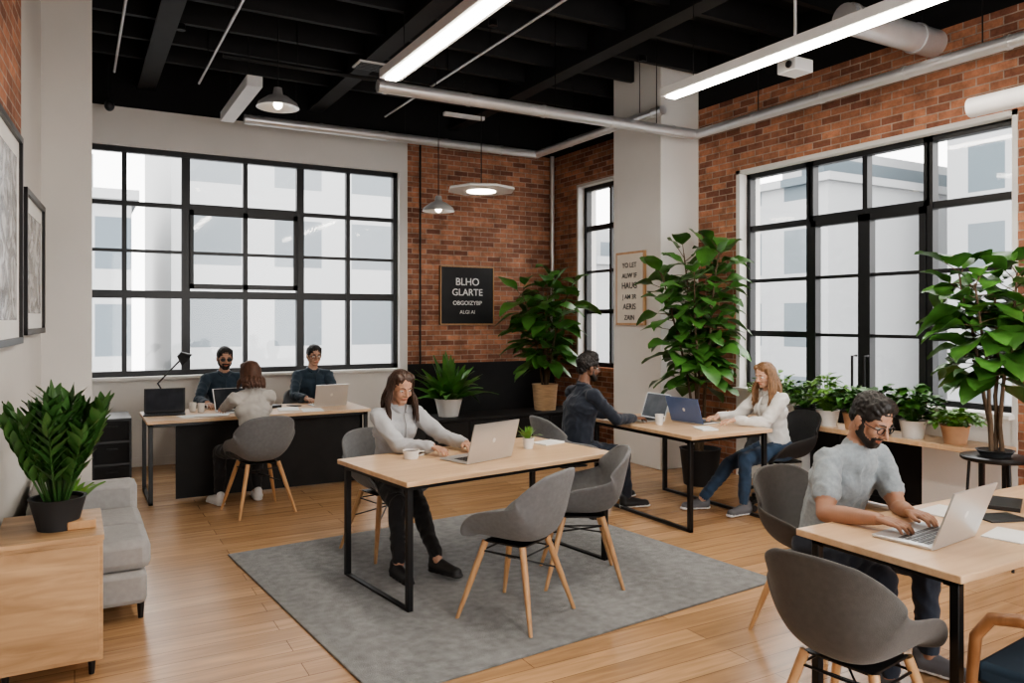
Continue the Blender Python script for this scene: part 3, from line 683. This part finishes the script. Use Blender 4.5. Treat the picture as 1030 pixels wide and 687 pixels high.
r=root('wooden_sideboard',(0,0,0)); m=MB(); m.box(-.305,.115,4.06,4.62,.08,.635,CABW); m.box(-.31,.12,4.05,4.63,.635,.66,CABW)
m.box(-.30,.10,4.048,4.06,.10,.62,CABW); m.obj('body',r,bevel=.003)
m=MB()
for x in(-.27,.07):
    for y in(4.12,4.56): m.tube([(x,y,.08),(x,y,0)],[.018,.012],STEEL,10)
m.obj('legs',r)
r=root('sofa',(0,0,0)); m=MB()
m.box(-.20,.35,4.70,5.78,.09,.27,SOFA); m.obj('base',r,bevel=.03)
m=MB(); m.box(-.06,.37,4.72,5.17,.27,.44,SOFA); m.obj('seat_cushion_1',r,bevel=.045)
m=MB(); m.box(-.06,.37,5.18,5.62,.27,.44,SOFA); m.obj('seat_cushion_2',r,bevel=.045)
m=MB(); m.box(-.22,-.05,4.70,5.78,.2,.70,SOFA); m.obj('back',r,bevel=.05)
m=MB(); m.box(-.20,.36,5.63,5.80,.1,.60,SOFA); m.obj('arm',r,bevel=.045)
m=MB()
for x in(-.16,.32):
    for y in(4.76,5.74): m.tube([(x,y,.10),(x,y,0)],[.02,.014],STEEL,10)
m.obj('legs',r)
m=MB(); m.box(0,2.72,0,2.5,.001,.013,RUG); o=m.obj('area_rug',bevel=.004); o.location=(1.15,3.20,0); o.rotation_euler=(0,0,rad(5))
# ---------------------------------------------------------------- plants
def pot(m,c,r0,r1,h,mt):
    m.lathe([(.001,0),(r0,0),(r0*1.02,.01),(r1,h*.96),(r1*1.04,h),(r1*.92,h),(r1*.9,h*.88)],c,mt); m.lathe([(.001,h*.88),(r1*.91,h*.88)],c,SOIL)
def fig(name,loc,potdim,pm,stems,h,zs,rc,nl,Lf,Wf,seed,lm=LEAF):
    random.seed(seed); r=root(name,loc); m=MB(); ph=potdim[2]; pot(m,(0,0,0),*potdim,pm); m.obj('pot',r,ang=50)
    T=MB(); Lm=MB()
    for k in range(stems):
        a=k*2.4+random.random(); rr=rc*(.25+.5*random.random()) if stems>1 else .04
        hh=h*(1-.12*random.random()*(k>0)); base=V((math.cos(a)*.03,math.sin(a)*.03,ph*.85))
        pts=[]
        for i in range(8):
            t=i/7; pts.append(V((math.cos(a)*(.03+rr*t**1.5),math.sin(a)*(.03+rr*t**1.5),ph*.85+(hh-ph*.85)*t))+V((random.uniform(-.012,.012),random.uniform(-.012,.012),0)))
        T.tube(pts,[.016-.010*i/7 for i in range(8)],BARK,8)
        n=nl//stems
        for i in range(n):
            t=zs+(1-zs)*(i+.5)/n; q=t*7; i0=min(int(q),6); p=pts[i0].lerp(pts[i0+1],q-i0)
            an=i*2.4+k; up=random.uniform(-.1,.7)+(t>.93)*.8
            d=V((math.cos(an),math.sin(an),up)).normalized(); st=random.uniform(.06,.14)*(rc/.4)
            e=p+d*st; T.tube([p,e],[.004,.003],BARK,5)
            s_=random.uniform(.75,1.1); Lm.leaf(e,d+V((0,0,random.uniform(-.3,.1))),Lf*s_,Wf*s_,random.uniform(.15,.6),lm)
    T.obj('stems',r,ang=60); Lm.obj('foliage',r,ang=80); return r
fig('fiddle_leaf_fig',(5.46,5.84,0),(.16,.2,.36),POTB,6,2.36,.34,.48,230,.28,.21,3)
fig('rubber_plant',(5.42,8.72,.45),(.14,.17,.34),POTO,5,1.74,.2,.42,130,.38,.22,5,LEAF)
r=root('round_side_table',(5.42,2.96,0)); m=MB(); m.lathe([(.001,.70),(.2,.70),(.21,.71),(.21,.725),(.2,.73),(.001,.73)],(0,0,0),STEEL)
for k in range(3):
    t=k*2.094; m.tube([(.15*math.cos(t),.15*math.sin(t),.70),(.19*math.cos(t),.19*math.sin(t),0)],.010,STEEL,8)
m.obj('body',r,ang=50)
fig('fiddle_leaf_fig',(5.42,2.96,.73),(.09,.115,.04),POTB,4,1.30,.36,.36,128,.26,.21,11)
def strap(name,loc,potdim,pm,n,L,W,spread,lm,seed,shape='strap',bend=(.1,.5),z0=None):
    random.seed(seed); r=root(name,loc); m=MB(); pot(m,(0,0,0),*potdim,pm); m.obj('pot',r,ang=50); Lm=MB(); ph=potdim[2]*.88
    for i in range(n):
        a=i*2.4; k=random.random(); tl=spread*k
        d=V((math.cos(a)*math.sin(tl),math.sin(a)*math.sin(tl),math.cos(tl)))
        b=V((math.cos(a)*potdim[1]*.5*k,math.sin(a)*potdim[1]*.5*k,ph)); s_=random.uniform(.65,1.05)
        Lm.leaf(b,d,L*s_,W*s_,random.uniform(*bend)*(.3+k),lm,shape,seg=8)
    Lm.obj('foliage',r,ang=80); return r
def bushy(name,loc,potdim,pm,n,h,rc,L,W,lm,seed):
    random.seed(seed); r=root(name,loc); m=MB(); pot(m,(0,0,0),*potdim,pm); m.obj('pot',r,ang=50); Lm=MB(); T=MB(); ph=potdim[2]*.88
    for i in range(n):
        a=i*2.4; k=random.random()**.6; hh=h*random.uniform(.25,1)*(1-.35*k)
        e=V((math.cos(a)*rc*k,math.sin(a)*rc*k,ph+hh)); b=V((e.x*.2,e.y*.2,ph)); T.tube([b,(b+e)/2+V((0,0,.02)),e],[.003,.002,.0015],lm,5)
        for q in range(3):
            an=a+random.uniform(-1.2,1.2); d=V((math.cos(an),math.sin(an),random.uniform(-.2,.9))); s_=random.uniform(.7,1.1)
            Lm.leaf(e,d,L*s_,W*s_,random.uniform(.1,.5),lm,'fig' if W>L*.5 else 'lance',seg=5)
    T.obj('stems',r); Lm.obj('foliage',r,ang=80); return r
random.seed(21); r=root('potted_zz_plant',(-.07,4.28,.66)); m=MB(); pot(m,(0,0,0),.085,.12,.15,POTB); m.obj('pot',r,ang=50); Lm=MB(); T=MB()
for i in range(34):
    a=i*2.4; k=random.random()**.7; tl=.5*k; L_=random.uniform(.36,.56)
    d=V((math.cos(a)*math.sin(tl),math.sin(a)*math.sin(tl),math.cos(tl))); b=V((math.cos(a)*.06*k,math.sin(a)*.06*k,.13))
    T.tube([b,b+d*L_*.5,b+d*L_*.95],[.006,.004,.002],LEAF2,6)
    Lm.leaf(b+d*L_*.75,d,L_*.30,.045,.05,LEAF2,'lance')
    for q in range(7):
        t=.25+.68*q/7
        for sg in(-1,1):
            an=a+sg*1.3; dd=V((math.cos(an),math.sin(an),1.3)); Lm.leaf(b+d*L_*t,dd,.13,.042,.1,LEAF2,'lance',seg=5)
T.obj('stems',r); Lm.obj('foliage',r,ang=80)
strap('potted_peace_lily',(4.02,8.72,.45),(.12,.17,.22),POTW,80,.66,.11,1.1,LEAF,31,'lance',(.15,.6))
strap('potted_plant',(-.02,4.52,.66),(.04,.055,.07),POTT,24,.2,.05,1.0,LEAF3,33,'lance')
strap('potted_plant',(2.76,4.66,.75),(.032,.042,.075),POTW,22,.13,.035,.9,LEAF3,34,'lance')
strap('potted_plant',(2.42,8.22,.75),(.04,.05,.05),POTB,26,.13,.05,1.2,LEAF3,35,'lance')
bp=[(5.82,5.34,70,.30,.15,.07,.03,LEAF3,POTW),(5.80,5.10,70,.34,.15,.09,.05,LEAF3,POTW),(5.82,4.86,70,.28,.14,.08,.035,LEAF,POTB),(5.80,4.60,70,.34,.15,.09,.05,LEAF3,POTW),(5.82,4.34,70,.26,.15,.10,.06,LEAF,POTT),(5.80,4.08,60,.26,.15,.12,.09,LEAF,POTB),(5.80,3.80,60,.30,.15,.12,.08,LEAF,POTW),(5.80,3.46,55,.15,.15,.09,.05,LEAF3,POTT)]
for i,(x,y,n,h,rc,L_,W_,lm,pm) in enumerate(bp): bushy('potted_plant',(x,y,.71),(.075,.1,.14),pm,n,h,rc,L_,W_,lm,40+i)
# ---------------------------------------------------------------- desk objects
def laptop(x,y,z,rz,lid=SILV,w=.34,ang=18,d=.235):
    r=root('laptop',(x,y,z),rz); m=MB(); m.box(-w/2,w/2,-d/2,d/2,0.001,.014,lid if lid!=BLUEL else SILV); m.obj('base',r,bevel=.004)
    m=MB(); 
    for i in range(5):
        for j in range(12): m.box(-w*.42+j*w*.07,-w*.42+j*w*.07+w*.058,-.03+i*.026,-.03+i*.026+.02,.014,.0155,DARK)
    m.box(-.05,.05,-d/2+.012,-.045,.0138,.0145,lid); m.obj('keyboard',r,smooth=False)
    m=MB(); m.box(-w/2,w/2,0,.007,0,d*.97,lid); m.box(-w/2+.007,w/2-.007,-.0012,0,.008,d*.95,DARK); m.box(-w/2+.014,w/2-.014,-.0018,-.001,.018,d*.93,SCREEN)
    m.ell((0,.0075,d*.5),(.014,.001,.016),PAPER); o=m.obj('lid',r,bevel=.002); o.location=(0,d/2-.006,.012); o.rotation_euler=(rad(-ang),0,0); return r
laptop(2.27,4.50,.75,197,w=.40,d=.26,ang=16)
laptop(3.08,1.97,.75,186,w=.36,d=.25,ang=20)
laptop(4.74,5.12,.75,96,BLUEL,w=.36,ang=20)
laptop(4.42,5.46,.75,-90,w=.32,ang=20)
laptop(.74,7.98,.75,-6,DARK,w=.36,ang=12); laptop(2.30,8.02,.75,182,w=.34); laptop(1.36,7.85,.75,8,SILV,w=.32,ang=25)
def slab(name,x,y,z,rz,w,d,h,mt,bev=.002):
    m=MB(); m.box(-w/2,w/2,-d/2,d/2,0,h,mt); o=m.obj(name,bevel=bev); o.location=(x,y,z+.0005); o.rotation_euler=(0,0,rad(rz))
slab('notebook',3.0,4.78,.75,15,.2,.14,.012,PAPER)
slab('paper_sheet',3.40,1.80,.75,12,.21,.15,.006,PAPER); slab('notebook',3.92,2.12,.75,25,.25,.18,.02,DARK); slab('tablet',3.66,1.98,.75,-20,.2,.14,.008,DARK); slab('paper_sheet',4.1,1.85,.75,10,.29,.2,.004,PAPER); slab('smartphone',3.72,1.76,.75,40,.07,.15,.008,DARK); slab('notebook',3.55,2.17,.75,5,.22,.16,.008,PAPER)
slab('paper_sheet',.98,7.72,.75,12,.29,.2,.003,PAPER); slab('notebook',1.85,7.8,.75,-10,.2,.26,.012,PAPER); slab('notebook',4.5,4.75,.75,70,.2,.14,.012,PAPER)
slab('paper_sheet',1.12,7.68,.754,-15,.29,.2,.003,PAPER); slab('notebook',1.72,8.12,.75,20,.17,.24,.025,DARK); slab('smartphone',1.98,8.1,.75,30,.07,.15,.008,DARK); slab('paper_sheet',2.05,7.66,.75,-8,.2,.28,.003,PAPER)
slab('storage_box',.03,4.24,.66,0,.12,.09,.04,LEGW,.004)
def mug(x,y,z,mt=CUP,r=.036,h=.09):
    m=MB(); m.lathe([(.001,0),(r*.8,0),(r,h),(r*.93,h),(r*.75,.006),(.001,.006)],(x,y,z),mt,20); m.lathe([(.001,h*.85),(r*.9,h*.85)],(x,y,z),COFF,20)
    m.tube([(x+r*.9,y,z+h*.8),(x+r*1.6,y,z+h*.75),(x+r*1.6,y,z+h*.35),(x+r*.85,y,z+h*.25)],.005,mt,8); m.obj('coffee_mug',ang=50)
mug(4.35,5.15,.75); mug(1.0,8.1,.75); mug(1.06,7.98,.75); mug(1.9,4.70,.75,CUP,.055,.055); mug(1.62,7.75,.75)
r=root('desk_lamp',(.84,8.2,.75)); m=MB(); m.lathe([(.001,0),(.08,0),(.08,.015),(.02,.025),(.001,.025)],(0,0,0),DARK,24)
m.tube([(0,0,.02),(-.14,.0,.28),(.08,.0,.52)],.009,DARK,8); m.tube([(.05,0,.56),(.12,0,.50)],[.03,.075],DARK,18); m.obj('arm_and_head',r,ang=50)

# ---------------------------------------------------------------- outside
FA=facademat('office_facade_x',0,2.2,2.6,(.10,.13,.155),(.34,.35,.36)); FB=facademat('office_facade_y',1,2.4,2.8,(.10,.13,.15),(.34,.35,.36)); FC=facademat('pale_facade',0,3.0,3.0,(.15,.175,.195),(.40,.41,.42))
GR=mat('street',(.25,.25,.25),.9)
def bld(x0,x1,y0,y1,h,m_):
    m=MB(); m.box(x0,x1,y0,y1,-9,h,m_); m.box(x0+1,x1-1,y0+1,y1-1,h,h+1.2,m_); m.box(x0-.2,x1+.2,y0-.2,y1+.2,h-.3,h,m_); m.obj('office_building',smooth=False)
bld(-10,1.5,26,38,5.5,FA); bld(3,13,30,42,16,FC); bld(14,24,24,36,4,FA); bld(-30,-12,30,44,12,FC)
bld(24,36,-8,6,4,FB); bld(28,40,8,17,14,FB); bld(24,34,19,23,7,FB)
m=MB(); m.box(-80,90,10.2,120,-9.2,-9,GR); m.box(7,90,-60,10.2,-9.2,-9,GR); m.obj('street_ground',smooth=False)

# ---------------------------------------------------------------- world, camera
w=bpy.data.worlds.new('overcast_sky'); scene.world=w; w.use_nodes=True; nt=w.node_tree
bg=nt.nodes['Background']; bg.inputs[0].default_value=(1.0,.985,.965,1); bg.inputs[1].default_value=3.6
cam=bpy.data.cameras.new('camera'); co=bpy.data.objects.new('camera',cam); COL.objects.link(co); scene.camera=co
co.location=(0,0,1.66); co.rotation_euler=(rad(90),0,rad(-29.43)); cam.sensor_width=36; cam.clip_start=.05; cam.clip_end=300
cam.lens=27.26; cam.shift_y=-23.5/1030
scene.view_settings.view_transform='AgX'
try: scene.view_settings.look='AgX - Medium High Contrast'
except Exception as e: print(e)
scene.view_settings.exposure=0.78
